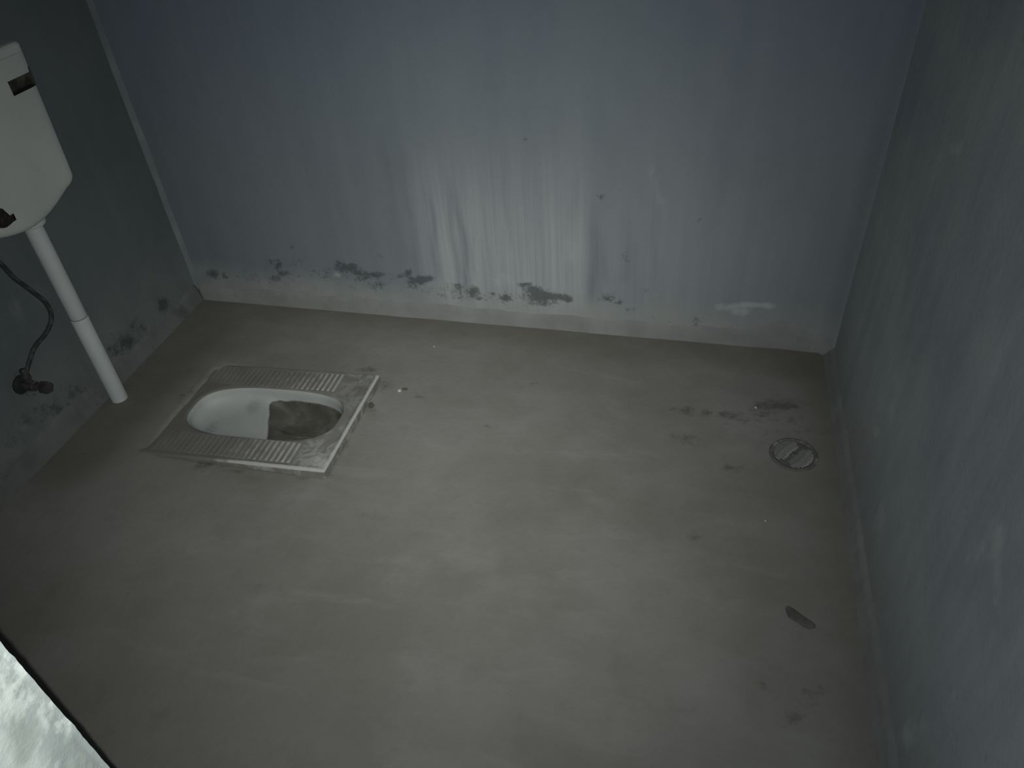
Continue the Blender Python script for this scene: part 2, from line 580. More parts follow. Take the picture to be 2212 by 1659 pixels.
def floor_drop(u, v):
    a = (u > PX0 + 0.055) & (u < PX1 - 0.025) & (v > PY0 + 0.025) & (v < PY1 - 0.025)
    b = (u - DRX) ** 2 + (v - DRY) ** 2 < (DRR - 0.016) ** 2
    return a | b


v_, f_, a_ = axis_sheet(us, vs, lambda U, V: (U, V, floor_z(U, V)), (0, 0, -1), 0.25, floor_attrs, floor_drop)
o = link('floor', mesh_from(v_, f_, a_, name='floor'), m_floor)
tag(o, 'rough brown grey cement screed floor with damp stains', kind='structure')

# back wall
MOULD_BACK = [
    (462, 590, 14, 9, 0.75), (484, 598, 12, 6, 0.5), (590, 565, 12, 6, 0.6), (600, 575, 8, 10, 0.85), (612, 590, 12, 8, 0.75),
    (592, 602, 14, 7, 0.6), (640, 570, 14, 14, 0.4), (735, 575, 14, 10, 0.6), (754, 579, 16, 8, 1.0), (775, 590, 18, 7, 0.75), (808, 594, 20, 5, 0.9),
    (780, 602, 30, 10, 0.55), (820, 615, 26, 12, 0.45), (865, 597, 12, 6, 0.6), (880, 589, 8, 8, 0.8), (905, 605, 20, 8, 0.95),
    (925, 602, 12, 7, 1.0), (890, 617, 24, 12, 0.5), (985, 622, 18, 12, 0.6), (1022, 632, 10, 10, 0.95), (1030, 644, 14, 5, 0.7), (1066, 637, 10, 5, 0.55),
    (1092, 645, 13, 8, 0.9), (1125, 642, 10, 4, 0.5), (1136, 615, 12, 5, 0.95), (1150, 627, 16, 9, 1.0), (1170, 640, 34, 10, 1.0),
    (1205, 643, 26, 7, 0.9), (1228, 646, 10, 7, 0.9), (1165, 655, 40, 6, 0.6), (1312, 642, 16, 10, 0.62), (1335, 655, 10, 6, 0.5),
    (1362, 668, 9, 6, 0.6), (1396, 628, 9, 6, 0.45), (1300, 428, 7, 11, 0.6), (1511, 474, 5, 6, 0.6), (1135, 302, 3, 4, 0.7), (1095, 277, 3, 5, 0.45),
    (1352, 555, 8, 14, 0.42), (632, 534, 5, 3, 0.7), (820, 550, 6, 5, 0.5), (1757, 513, 5, 5, 0.6), (1500, 693, 18, 8, 0.35), (800, 615, 60, 12, 0.34), (640, 592, 40, 16, 0.3), (1010, 642, 60, 9, 0.32), (700, 592, 50, 16, 0.3), (890, 622, 50, 9, 0.34), (520, 600, 40, 12, 0.28)]
SCUFF_BACK = [(1575, 662, 28, 9, 0.75), (1625, 658, 40, 6, 0.95), (1600, 672, 30, 8, 0.7), (1660, 662, 16, 5, 0.7), (1090, 605, 80, 18, 0.5), (725, 595, 10, 6, 0.6), (1230, 560, 30, 60, 0.35), (1430, 400, 26, 60, 0.3)]
LIMEX = [px_on(x, 520, 1, YB)[0] for x in (935, 975, 1010, 1090, 1170, 1268)]


def back_attrs(U, V):
    wob = 0.05 * (fbm(U * 5, V * 3, 9) - 0.5)
    x0, x1 = px_on(925, 500, 1, YB)[0], px_on(1270, 560, 1, YB)[0]
    lime = sstep(x0 - 0.10, x0 + 0.06, U) * (1 - 0.75 * sstep(x1 - 0.008, x1 + 0.012, U)) * sstep(0.72, 0.28, V + wob * 2)
    lime = lime * sstep(0.55, 0.0, U)
    light_pool = 0.44 * sstep(1.9, 0.3, V) * np.exp(-((U + 0.38) / np.where(U < -0.38, 0.60, 0.95)) ** 2)  # wall colour lifted around the flash's pool of light, fading outwards
    run = np.zeros_like(U)
    for (px, wpx, y0, y1, a) in ((948, 7, 430, 590, .7), (990, 6, 400, 600, .8), (1013, 6, 430, 640, 1.0), (1030, 4, 470, 600, .5), (1283, 14, 480, 650, .9),
                                 (1305, 10, 520, 600, .5), (1352, 12, 500, 600, .7), (870, 10, 300, 560, .35), (1100, 5, 300, 520, .3), (1240, 8, 380, 480, .3),
                                 (1410, 8, 330, 600, .35), (905, 8, 330, 590, .4)):
        xa, xb = px_on(px, y0, 1, YB), px_on(px, y1, 1, YB)
        w = wpx * 0.0016
        xc = xb[0] + 0.006 * np.sin(V * 23 + px)
        run = np.maximum(run, a * np.exp(-((U - xc) / w) ** 2) * sstep(xa[2] + .08, xa[2] - .08, V) * sstep(xb[2] - .05, xb[2] + .02, V))
    dust = sstep(0.17, 0.05, V + wob)
    tint = sstep(0.45, 0.95, V + 0.1 * (fbm(U * 2, V * 2, 8) - 0.5))
    return dict(tint=tint, light_pool=light_pool, lime=np.clip(lime, 0, 1), run=run, dust=dust, scuff=blobs(U, V, 1, YB, SCUFF_BACK), mould=blobs(U, V, 1, YB, MOULD_BACK))


us = steps(XL - 0.02, XR + 0.02, 0.008)
vs = np.concatenate([steps(-0.05, 1.12, 0.008), steps(1.2, ZC, 0.1)])


def back_fn(U, V):
    d = 0.006 * (fbm(U * 1.6, V * 1.6, 11) - 0.5) + 0.0016 * (fbm(U * 14, V * 5, 13) - 0.5)
    rr = 0.07                                            # soft inner corner to the right
    d = d - 0.05 * np.clip(1 - (XR - U) / rr, 0, 1) ** 2
    return U, YB + d, V


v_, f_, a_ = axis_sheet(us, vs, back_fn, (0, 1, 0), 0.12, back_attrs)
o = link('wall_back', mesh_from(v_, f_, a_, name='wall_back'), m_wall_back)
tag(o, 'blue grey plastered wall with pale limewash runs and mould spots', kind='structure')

# left wall
MOULD_LEFT = [(352, 657, 14, 13, 0.8), (268, 740, 26, 16, 0.8), (245, 755, 16, 16, 0.6), (300, 705, 26, 18, 0.4), (110, 880, 34, 18, 0.6), (165, 845, 22, 16, 0.5),
              (75, 905, 30, 18, 0.5), (218, 862, 14, 8, 0.8), (195, 900, 26, 14, 0.6), (150, 930, 30, 16, 0.45), (60, 850, 22, 8, 0.7), (45, 825, 10, 18, 0.8), (30, 960, 20, 30, 0.4)]
SCUFF_LEFT = [(60, 925, 18, 7, 0.7), (115, 905, 30, 12, 0.5), (330, 700, 22, 10, 0.4), (145, 830, 40, 10, 0.35), (70, 650, 60, 40, 0.4), (30, 740, 40, 40, 0.35)]


def left_attrs(U, V):                                     # U = y, V = z
    z = np.zeros_like(U)
    return dict(lime=z, run=z, dust=0.35 * sstep(0.34, 0.08, V + 0.1 * (fbm(U * 5, V * 5, 4) - .5)),
                scuff=blobs(U, V, 0, XL, SCUFF_LEFT), mould=blobs(U, V, 0, XL, MOULD_LEFT))


us = np.concatenate([steps(YF - 0.02, 0.8, 0.05), steps(0.82, YB, 0.009)])
vs = np.concatenate([steps(-0.05, 1.2, 0.009), steps(1.28, ZC, 0.1)])
v_, f_, a_ = axis_sheet(us, vs, lambda U, V: (XL + 0.006 * (fbm(U * 1.7, V * 1.7, 31) - .5) + 0.0016 * (fbm(U * 12, V * 8, 33) - .5), U, V),
                        (-1, 0, 0), 0.12, left_attrs)
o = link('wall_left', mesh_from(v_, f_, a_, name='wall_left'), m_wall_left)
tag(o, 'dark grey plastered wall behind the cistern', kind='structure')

# right wall
SCUFF_RIGHT = [(1905, 880, 12, 34, 0.6), (1922, 900, 10, 60, 0.5), (1895, 930, 8, 12, 0.7), (2060, 322, 16, 14, 0.85), (2045, 340, 20, 12, 0.5), (2120, 1210, 40, 40, 0.4),
               (1900, 1120, 14, 60, 0.45), (1960, 1580, 26, 40, 0.6), (1995, 1570, 22, 34, 0.5), (2120, 1500, 30, 16, 0.5), (2190, 1500, 24, 26, 0.5), (2060, 1500, 8, 12, 0.6),
               (2150, 1200, 16, 120, 0.5), (1985, 1000, 16, 70, 0.35), (2150, 600, 40, 120, 0.3)]
MOULD_RIGHT = [(1870, 830, 14, 50, 0.5), (1990, 1250, 30, 50, 0.45), (2050, 1570, 50, 70, 0.5), (1910, 760, 16, 30, 0.4), (2080, 1120, 40, 50, 0.3), (1950, 1130, 16, 40, 0.4), (2140, 1640, 40, 30, 0.4)]


def right_attrs(U, V):
    z = np.zeros_like(U)
    return dict(lime=0.35 * np.clip(fbm(U * 9, V * 1.2, 71) - 0.45, 0, 1) * 2, run=z, dust=0.85 * sstep(0.32, 0.06, V + 0.14 * (fbm(U * 5, V * 3, 6) - .5)),
                scuff=blobs(U, V, 0, XR, SCUFF_RIGHT), mould=0.45 * blobs(U, V, 0, XR, MOULD_RIGHT))


us = np.concatenate([steps(YF - 0.02, 0.4, 0.05), steps(0.41, YB, 0.009)])
vs = np.concatenate([steps(-0.05, 1.25, 0.009), steps(1.33, ZC, 0.1)])
v_, f_, a_ = axis_sheet(us, vs, lambda U, V: (XR + 0.006 * (fbm(U * 1.7, V * 1.7, 51) - .5) + 0.002 * (fbm(U * 12, V * 5, 53) - .5), U, V),
                        (1, 0, 0), 0.12, right_attrs)
o = link('wall_right', mesh_from(v_, f_, a_, name='wall_right'), m_wall_right)
tag(o, 'slate grey plastered wall with scraped patches beside the drain', kind='structure')


def box_bm(x0, x1, y0, y1, z0, z1, bm=None):
    bm = bm or bmesh.new()
    vs_ = [bm.verts.new((x, y, z)) for x in (x0, x1) for y in (y0, y1) for z in (z0, z1)]
    for f in ((0, 1, 3, 2), (4, 6, 7, 5), (0, 4, 5, 1), (2, 3, 7, 6), (0, 2, 6, 4), (1, 5, 7, 3)):
        bm.faces.new([vs_[i] for i in f])
    return bm


# front wall with the doorway that the camera stands in
bm = bmesh.new()
YO = -0.06
box_bm(XL - 0.12, DX0 - 0.015, YO, YF, -0.05, ZC, bm)
box_bm(DX1, XR + 0.12, YO, YF, -0.05, ZC, bm)
box_bm(DX0 - 0.015, DX1, YO, YF, DZ, ZC, bm)
o = link('wall_front', bm_mesh(bm), m_wall_front)
tag(o, 'plastered wall with the open doorway', kind='structure')

o = link('ceiling', bm_mesh(box_bm(XL - 0.12, XR + 0.12, YO, YB + 0.12, ZC, ZC + 0.12)), m_ceiling)
tag(o, 'plain plastered ceiling slab', kind='structure')

# limewashed reveal of the doorway: rough plaster, its arris chipped
us = steps(YO, YF, 0.006)
vs = np.concatenate([steps(0.0, 0.6, 0.05), steps(0.61, 1.2, 0.006), steps(1.25, DZ, 0.05)])


def reveal_fn(U, V):
    e = YF - U
    d = 0.002 * (fbm(U * 25, V * 25, 61) - .5) * sstep(0.0, 0.05, e) + 0.0022 * (fbm(U * 110, V * 110, 63) - .5)
    chip = 0.002 * sstep(0.008, 0.0, e) * (0.3 + fbm(V * 120, V * 0, 65))
    yy = U + sstep(0.01, 0.0, e) * 0.0015 * (fbm(V * 90, V * 0 + 3, 67) - 0.5)
    return DX0 + d - chip, yy, V


def reveal_attrs(U, V):
    return dict(edge=sstep(0.040, 0.012, YF - U + 0.035 * (fbm(U * 30, V * 30, 69) - 0.5)))


v_, f_, a_ = axis_sheet(us, vs, reveal_fn, (-1, 0, 0), 0.014, reveal_attrs)
o = link('trim_1', mesh_from(v_, f_, a_, name='door_reveal'), m_reveal)
tag(o, 'bright white limewashed edge of the doorway with rough patches', kind='structure')


# mortar skirtings, feathered out into the walls
def skirting(name, label, axis, face, sign, u0, u1, top, mat, seed, mould=None, foot=0.012):
    us = steps(u0, u1, 0.008)
    ts = np.linspace(0, 1, 14)
    U, T = np.meshgrid(us, ts, indexing='ij')
    tp = top(U)
    V = T * tp + (1 - T) * -0.004
    d = foot * (1 - T) ** 1.3 + 0.0025 * (fbm(U * 18, V * 18, seed) - .35) * (1 - T) - 0.006 * sstep(0.55, 1.0, T) + 0.001 * (1 - T)
    a = face + sign * d
    verts = np.stack([a, U, V] if axis == 0 else [U, a, V], -1).reshape(-1, 3)
    n, k = U.shape
    idx = np.arange(n * k).reshape(n, k)
    q = np.stack([idx[:-1, :-1], idx[1:, :-1], idx[1:, 1:], idx[:-1, 1:]], -1).reshape(-1, 4)
    b = len(verts)
    ends = np.array([[face - sign * 0.01, u, z] if axis == 0 else [u, face - sign * 0.01, z] for u in us for z in (-0.004,)])
    tops = np.array([[face - sign * 0.01, u, z] if axis == 0 else [u, face - sign * 0.01, z] for u, z in zip(us, top(us))])
    verts = np.concatenate([verts, ends, tops])
    faces = [tuple(x) for x in q]
    for i in range(n - 1):
        faces.append((idx[i, -1], idx[i + 1, -1], b + n + i + 1, b + n + i))
        faces.append((b + i, b + i + 1, idx[i + 1, 0], idx[i, 0]))
        faces.append((b + n + i, b + n + i + 1, b + i + 1, b + i))
    for i in (0, n - 1):
        faces.append(tuple(idx[i]) + (b + n + i, b + i))
    md = np.zeros(len(verts))
    if mould:
        md[:n * k] = blobs(U, V, axis, face, mould).reshape(-1)
    me = mesh_from(verts, faces, dict(mould=md), name=name)
    fix_normals(me)
    o = link(name, me, mat)
    tag(o, label, kind='structure')


HUMP = px_on(1692, 690, 1, YB)[0]
skirting('baseboard_back', 'grey mortar skirting with a hump near the corner', 1, YB - 0.002, -1, XL + 0.005, XR - 0.004,
         lambda u: 0.062 + 0.03 * (fbm(u * 7, u * 0, 81) - 0.5) + 0.012 * (fbm(u * 30, u * 0, 83) - 0.5)
         + 0.055 * np.exp(-((u - HUMP) / 0.07) ** 2) + 0.012 * sstep(-0.1, 0.3, u), m_skirt, 85, MOULD_BACK)
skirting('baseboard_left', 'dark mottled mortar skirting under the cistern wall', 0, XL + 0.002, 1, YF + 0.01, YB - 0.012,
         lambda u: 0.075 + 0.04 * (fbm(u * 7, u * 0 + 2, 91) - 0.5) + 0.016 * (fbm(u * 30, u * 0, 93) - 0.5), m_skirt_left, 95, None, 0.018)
skirting('baseboard_right', 'grey mortar skirting along the wall beside the drain', 0, XR - 0.002, -1, YF + 0.01, YB - 0.012,
         lambda u: 0.055 + 0.02 * (fbm(u * 6, u * 0 + 5, 101) - 0.5) + 0.008 * (fbm(u * 30, u * 0, 103) - 0.5), m_skirt, 105, None, 0.020)

# pale mortar fillet up the left inner corner
vs = steps(0.0, ZC, 0.02)
verts, faces = [], []
for i, z in enumerate(vs):
    w = 0.036 + 0.014 * (float(fbm(np.array(z * 6), np.array(0.3), 111)) - 0.5)
    for t in np.linspace(0, 1, 6):
        a = t * math.pi / 2
        verts.append((XL - 0.004 + (w + 0.006) * (1 - math.cos(a)) * 0.75 + 0.0, YB + 0.004 - (w + 0.006) * (1 - math.sin(a)) * 0.75, z))
    verts.append((XL - 0.006, YB + 0.006, z))
for i in range(len(vs) - 1):
    for k in range(7):
        a, b = i * 7 + k, i * 7 + (k + 1) % 7
        faces.append((a, b, b + 7, a + 7))
faces += [tuple(range(7)), tuple(range((len(vs) - 1) * 7, len(vs) * 7))]
me = mesh_from(verts, faces, smooth=True, name='corner_fillet')
fix_normals(me)
o = link('trim_2', me, m_corner)
tag(o, 'pale mortar fillet running up the inner wall corner', kind='structure')

# ------------------------------------------------------------------ squat toilet
root = empty('squat_toilet', (-1.17, 1.442, 0.0))
tag(root, 'dirty white ceramic squat toilet pan with ribbed footrests set in the cement floor', 'toilet')
inv = Vector(root.location)


def pan_top(x):                                           # the pan leans: its far end sinks into the mortar
    return 0.003 + (x - PX0) / (PX1 - PX0) * 0.025


BX0, BX1, BY, BR = -1.402, -0.925, 1.443, 0.108          # opening: length, middle line, half width
N = 288


def opening(a, inset=0.0):
    """super-ellipse-like outline of the opening"""
    cx, hx, hy = (BX0 + BX1) / 2, (BX1 - BX0) / 2 - inset, BR - inset
    c_, s_ = math.cos(a), math.sin(a)
    n = 2.9
    r = (abs(c_ / hx) ** n + abs(s_ / hy) ** n) ** (-1 / n)
    return cx + r * c_, BY + r * s_


cx = (BX0 + BX1) / 2
angs = [2 * math.pi * i / N for i in range(N)]
for X in (PX0, PX1):
    for Y in (PY0, PY1):
        t = math.atan2(Y - BY, X - cx) % (2 * math.pi)
        k = min(range(N), key=lambda i: abs(angs[i] - t))
        angs[k] = t
rect = []
for a in angs:
    c_, s_ = math.cos(a), math.sin(a)
    ts = []
    if c_ > 1e-9: ts.append((PX1 - cx) / c_)
    if c_ < -1e-9: ts.append((PX0 - cx) / c_)
    if s_ > 1e-9: ts.append((PY1 - BY) / s_)
    if s_ < -1e-9: ts.append((PY0 - BY) / s_)
    t = min(ts)
    rect.append((cx + c_ * t, BY + s_ * t))
verts, faces, wear, grime, padm = [], [], [], [], []
rows = []
TS = [0, 0.03, 0.08] + list(np.linspace(0.15, 0.9, 16)) + [0.95, 0.985, 1.0]
for t in TS:
    row = []
    for i, a in enumerate(angs):
        ox, oy = opening(a)
        x, y = ox + (rect[i][0] - ox) * t, oy + (rect[i][1] - oy) * t
        e = min(x - PX0, PX1 - x, y - PY0, PY1 - y)
        z = pan_top(x)
        lip = 0.0025 * float(sstep(0.016, 0.006, np.array(e))) * float(sstep(-1.42, -1.25, np.array(x)))
        rnd = -0.004 * float(sstep(0.004, 0.0, np.array(e)))
        inner = -0.004 * (1 - float(sstep(0.0, 0.06, np.array(t))))
        row.append(len(verts))
        verts.append((x, y, z + lip + rnd + inner))
        eR, eN, eF = PX1 - x, y - PY0, PY1 - y
        right = float(sstep(-1.36, -1.05, np.array(x)))
        w = 0.0
        w = max(w, 0.95 * math.exp(-(eN / 0.010) ** 2) * right)
        w = max(w, 0.85 * math.exp(-(eR / 0.011) ** 2))
        w = max(w, 0.6 * math.exp(-(eF / 0.006) ** 2) * right)
        w = max(w, 0.58 * math.exp(-(((x + 0.925) / 0.05) ** 2 + ((y - 1.285) / 0.04) ** 2)))
        w = max(w, 0.9 * math.exp(-(((x + 0.893) / 0.02) ** 2 + ((y - 1.262) / 0.03) ** 2)))
        w = max(w, 0.40 * math.exp(-(((x + 0.93) / 0.03) ** 2 + ((y - 1.61) / 0.025) ** 2)))
        wear.append(w)
        grime.append(1 - float(sstep(-1.40, -1.02, np.array(x))))
        padm.append(float(sstep(-1.0, -0.96, np.array(x))) * (0.45 + 0.55 * float(sstep(1.42, 1.30, np.array(y)))))
    rows.append(row)
for lower in (False, True):                               # outer flank
  row = []
  for i, a in enumerate(angs):
    row.append(len(verts))
    verts.append((rect[i][0], rect[i][1], -0.03 if lower else pan_top(rect[i][0]) - 0.006))
    wear.append(0.40 * float(sstep(-1.40, -1.15, np.array(rect[i][0]))))
    grime.append(0.3)
    padm.append(0.1)
  rows.append(row)
for r0, r1 in zip(rows[:-1], rows[1:]):
    for i in range(N):
        j = (i + 1) % N
        faces.append((r0[i], r0[j], r1[j], r1[i]))
vv = [(x - inv.x, y - inv.y, z - inv.z) for x, y, z in verts]
me = mesh_from(vv, faces, dict(wear=wear, grime=grime, pad=padm), smooth=True, name='pan_slab')
fix_normals(me)
bmx = bmesh.new()
bmx.from_mesh(me)
for e in bmx.edges:
    if len(e.link_faces) == 2 and e.calc_face_angle(0) > 0.9:
        e.smooth = False
bmx.to_mesh(me)
bmx.free()
o = link('pan_slab', me, m_pan, root)
o['label'] = 'grey stained ceramic slab with chipped white edges'

# bowl: a shallow shelf that steps down into the sump
verts, faces, sludge, smear = [], [], [], []
rows = []
STEPX = -1.17


def bowl_depth(x, y):
    return 0.048 + 0.05 * float(sstep(STEPX - 0.01, STEPX + 0.09, np.array(x + 0.45 * (y - BY))))


L = [(0.0, 0.0), (0.002, 0.04), (0.004, 0.12), (0.005, 0.25), (0.007, 0.4), (0.010, 0.55), (0.016, 0.7), (0.026, 0.84), (0.04, 0.93), (0.055, 0.98),
     (0.07, 1.0), (0.083, 1.0), (0.093, 1.0), (0.1015, 1.0)]
for ins, dz in L:
    row = []
    for a in angs:
        x, y = opening(a, ins)
        dep = bowl_depth(x, y)
        z = pan_top(x) - 0.004 - dz * dep
        row.append(len(verts))
        verts.append((x - inv.x, y - inv.y, z - inv.z))
        below = pan_top(x) - z
        xs = x + 0.45 * (y - BY)
        s = float(sstep(STEPX - 0.012, STEPX + 0.02, np.array(xs))) * float(sstep(0.034, 0.05, np.array(below)))
        if y < BY - 0.07 and x < -1.06:
            s *= 0.35
        sludge.append(s)
        smear.append(max(0.9 * math.exp(-(((x + 1.335) / 0.018) ** 2 + ((y - 1.40) / 0.05) ** 2)),
                         0.9 * math.exp(-(((x + 1.25) / 0.03) ** 2 + ((y - 1.51) / 0.03) ** 2)),
                         0.7 * math.exp(-(((x + 1.13) / 0.02) ** 2 + ((y - 1.36) / 0.03) ** 2)),
                         0.7 * math.exp(-(((x + 1.38) / 0.02) ** 2 + ((y - 1.36) / 0.02) ** 2))))
    rows.append(row)
for r0, r1 in zip(rows[:-1], rows[1:]):
    for i in range(N):
        j = (i + 1) % N
        faces.append((r0[i], r1[i], r1[j], r0[j]))
c_ = rows[-1]
for i in range(N // 2):
    if i == 0:
        faces.append((c_[0], c_[1], c_[N - 1]))
    elif i == N // 2 - 1:
        faces.append((c_[i], c_[i + 1], c_[N - i]))
    else:
        faces.append((c_[i], c_[i + 1], c_[N - i - 1], c_[N - i]))
me = mesh_from(verts, faces, dict(sludge=sludge, smear=smear), name='bowl')
fix_normals(me)
o = link('bowl', me, m_bowl, root)
o['label'] = 'white glazed bowl with a dark fouled sump'

# footrests: each a low pad carrying its ribs
RIBS = 25
RX0, RX1 = -1.412, -0.984
pitch = (RX1 - RX0) / RIBS


def rib_mesh(y0, y1):
    bm = bmesh.new()
    hw, hh = 0.0046, 0.0052
    prof = [(-hw, -0.001), (-hw * 0.75, hh * 0.75), (-hw * 0.35, hh), (hw * 0.35, hh), (hw * 0.75, hh * 0.75), (hw, -0.001)]
    n = len(prof)
    a = [bm.verts.new((x, y0, z)) for x, z in prof]
    a2 = [bm.verts.new((x, y0 + 0.004, z)) for x, z in prof]
    b2 = [bm.verts.new((x, y1 - 0.004, z)) for x, z in prof]
    b = [bm.verts.new((x, y1, z)) for x, z in prof]
    for v, s in zip(a, prof): v.co.z = min(s[1], hh * 0.45)
    for v, s in zip(b, prof): v.co.z = min(s[1], hh * 0.45)
    for p, q_ in ((a, a2), (a2, b2), (b2, b)):
        for i in range(n - 1):
            bm.faces.new((p[i], p[i + 1], q_[i + 1], q_[i]))
    bm.faces.new(a[::-1]); bm.faces.new(b)
    return bm_mesh(bm, name='rib')


for (y0, y1) in ((PY0 + 0.017, BY - BR - 0.004), (BY + BR + 0.004, PY1 - 0.012)):
    pad = bmesh.new()
    P8 = []
    for x in (RX0 - 0.008, RX1 + 0.002):
        for y in (y0 - 0.002, y1 + 0.002):
            P8.append((x, y, pan_top(x) + 0.0005))
    vs_ = [pad.verts.new((x - inv.x, y - inv.y, z - inv.z)) for x, y, z in P8] + \
          [pad.verts.new((x - inv.x, y - inv.y, z - 0.006 - inv.z)) for x, y, z in P8]
    for f in ((0, 2, 3, 1), (4, 5, 7, 6), (0, 1, 5, 4), (2, 6, 7, 3), (0, 4, 6, 2), (1, 3, 7, 5)):
        pad.faces.new([vs_[i] for i in f])
    foot = link('footrest', bm_mesh(pad), None, root)
    foot.data.materials.append(m_pan)
    rm = rib_mesh(y0 - BY, y1 - BY)
    rm.materials.append(m_rib)
    for i in range(RIBS):
        x = RX0 + (i + 0.5) * pitch
        r = link('rib', rm, None, foot)
        r.location = (x - inv.x, 0.001, pan_top(x) - inv.z - 0.0042 * (1 - i / (RIBS - 1)) ** 0.8)

# ------------------------------------------------------------------ cistern
XW = XL + 0.004                                           # wall face behind the tank
XFR = XL + 0.14
root = empty('cistern', (XL + 0.07, 1.387, 0.62))
tag(root, 'white plastic flushing cistern hung on the dark wall above the pipe', 'cistern')
inv = Vector(root.location)
YC = 1.387


def tank_outline(inset=0.0, k=14):
    """outline (y, z) of the tank's front: wider at the top, bowed bottom, rounded lower corners"""
    pts = []
    top = 0.985
    hwb, hwt = 0.176, 0.190
    r = 0.045
    zc = 0.664
    for i in range(k + 1):                                 # right (far) lower corner down to the middle
        t = i / k
        a = -t * math.pi / 2 * 0.86
        pts.append((YC + hwb - r + (r) * math.cos(a), zc + 0.017 + r * 0.55 * math.sin(a)))
    last = pts[-1]
    for i in range(1, 9):
        t = i / 8
        y = last[0] + (YC - last[0]) * t
        z = 0.622 + (last[1] - 0.622) * (1 - math.sin(t * math.pi / 2))
        pts.append((y, z))
    right = [(YC + hwt, top)] + [(YC + hwt + (hwb - hwt) * (top - z) / (top - zc), z) for z in (0.96, 0.9, 0.85, 0.8, 0.75, 0.70)]
    half = right + pts
    full = half + [(2 * YC - y, z) for y, z in half[-2::-1]]
    if inset:
        cyz = (YC, (0.985 + 0.622) / 2)
        out = []
        for y, z in full:
            sy = (0.19 - inset) / 0.19
            sz = (0.18 - inset) / 0.18
            zz = cyz[1] + (z - cyz[1]) * sz
            if z > 0.98: zz = z
            out.append((YC + (y - YC) * sy, zz))
        full = out
    return full


bm = bmesh.new()
layers = [(XW, 0.006), (XFR - 0.06, 0.0), (XFR - 0.018, 0.0), (XFR - 0.009, 0.0022), (XFR - 0.003, 0.007), (XFR, 0.015), (XFR + 0.0015, 0.03)]
rings = []
for x, ins in layers:
    rings.append([bm.verts.new((x - inv.x, y - inv.y, z - inv.z)) for y, z in tank_outline(ins)])
n = len(rings[0])
for a, b in zip(rings[:-1], rings[1:]):
    for i in range(n):
        bm.faces.new((a[i], a[(i + 1) % n], b[(i + 1) % n], b[i]))
bm.faces.new(rings[0][::-1])
bm.faces.new(rings[-1])
me = bm_mesh(bm, smooth=True, name='tank', angle=1.0)
tank = link('tank', me, m_cist, root)
tank.data.materials.append(m_recess)

# rectangular grip recess cut into the upper far corner of the front
bpy.context.view_layer.update()
sl = [px_on(x, y, 0, XFR) for x, y in ((18, 180), (64, 150), (80, 178), (30, 213))]
sy0, sy1 = (sl[0][1] + sl[3][1]) / 2, (sl[1][1] + sl[2][1]) / 2
sz0, sz1 = (sl[2][2] + sl[3][2]) / 2, (sl[0][2] + sl[1][2]) / 2
cut = bpy.data.objects.new('cutter', bm_mesh(box_bm(XFR - 0.024, XFR + 0.03, sy0, sy1, sz0, sz1)))
C.objects.link(cut)
md = tank.modifiers.new('b', 'BOOLEAN')
md.operation = 'DIFFERENCE'
md.solver = 'EXACT'
md.object = cut
dg = bpy.context.evaluated_depsgraph_get()
dg.update()
nm = bpy.data.meshes.new_from_object(tank.evaluated_get(dg))
tank.modifiers.clear()
tank.data = nm
bpy.data.objects.remove(cut, do_unlink=True)
while len(nm.materials) < 2:
    nm.materials.append(m_recess)
for p in nm.polygons:
    w = Vector(p.center) + inv
    inside = sy0 - 1e-3 < w.y < sy1 + 1e-3 and sz0 - 1e-3 < w.z < sz1 + 1e-3 and w.x < XFR - 0.0005 and w.x > XFR - 0.026
    small = p.area < 0.01
    p.material_index = 1 if inside and small else 0
    if inside and small:
        p.use_smooth = False

# lid
bm = bmesh.new()
rings = []
hw = 0.1915
for z, ins in ((0.984, 0.004), (0.986, 0.0), (1.002, 0.0), (1.007, 0.003), (1.009, 0.010)):
    ring = []
    x1, y0, y1, r = XFR + 0.002 - ins, YC - hw + ins, YC + hw - ins, 0.022
    pts = [(XW, y0), (XW, y1)]
    for k in range(7):
        a = math.pi / 2 - k / 6 * math.pi / 2
        pts.append((x1 - r + r * math.cos(a), y1 - r + r * math.sin(a)))
    for k in range(7):
        a = -k / 6 * math.pi / 2
        pts.append((x1 - r + r * math.cos(a), y0 + r + r * math.sin(a)))
    rings.append([bm.verts.new((x - inv.x, y - inv.y, z - inv.z)) for x, y in pts])
n = len(rings[0])
for a, b in zip(rings[:-1], rings[1:]):
    for i in range(n):
        bm.faces.new((a[i], a[(i + 1) % n], b[(i + 1) % n], b[i]))
bm.faces.new(rings[0][::-1])
bm.faces.new(rings[-1])
link('lid', bm_mesh(bm), m_cist, root)

# the torn scrap of a dark label low on the front
outl = [(0, 450), (6, 451), (12, 457), (17, 465), (22, 466), (29, 461), (28.5, 468), (31, 472), (36, 475), (29, 479), (24, 484), (15, 491), (8, 493), (0, 493),
        (-14, 494), (-25, 488), (-34, 479), (-28, 470), (-31, 463), (-20, 458), (-9, 450)]
bm = bmesh.new()
fr, bk = [], []
for x, y in outl:
    p = px_on(x, y, 0, XFR + 0.0025)
    fr.append(bm.verts.new((p[0] - inv.x, p[1] - inv.y, p[2] - inv.z)))
    bk.append(bm.verts.new((p[0] - 0.0015 - inv.x, p[1] - inv.y, p[2] - inv.z)))
bm.faces.new(fr)
bm.faces.new(bk[::-1])
k = len(fr)
for i in range(k):
    bm.faces.new((fr[i], bk[i], bk[(i + 1) % k], fr[(i + 1) % k]))
bmesh.ops.triangulate(bm, faces=bm.faces[:2])
o = link('torn_label', bm_mesh(bm), m_label, root)
o['label'] = 'dark brown torn remnant of a label'

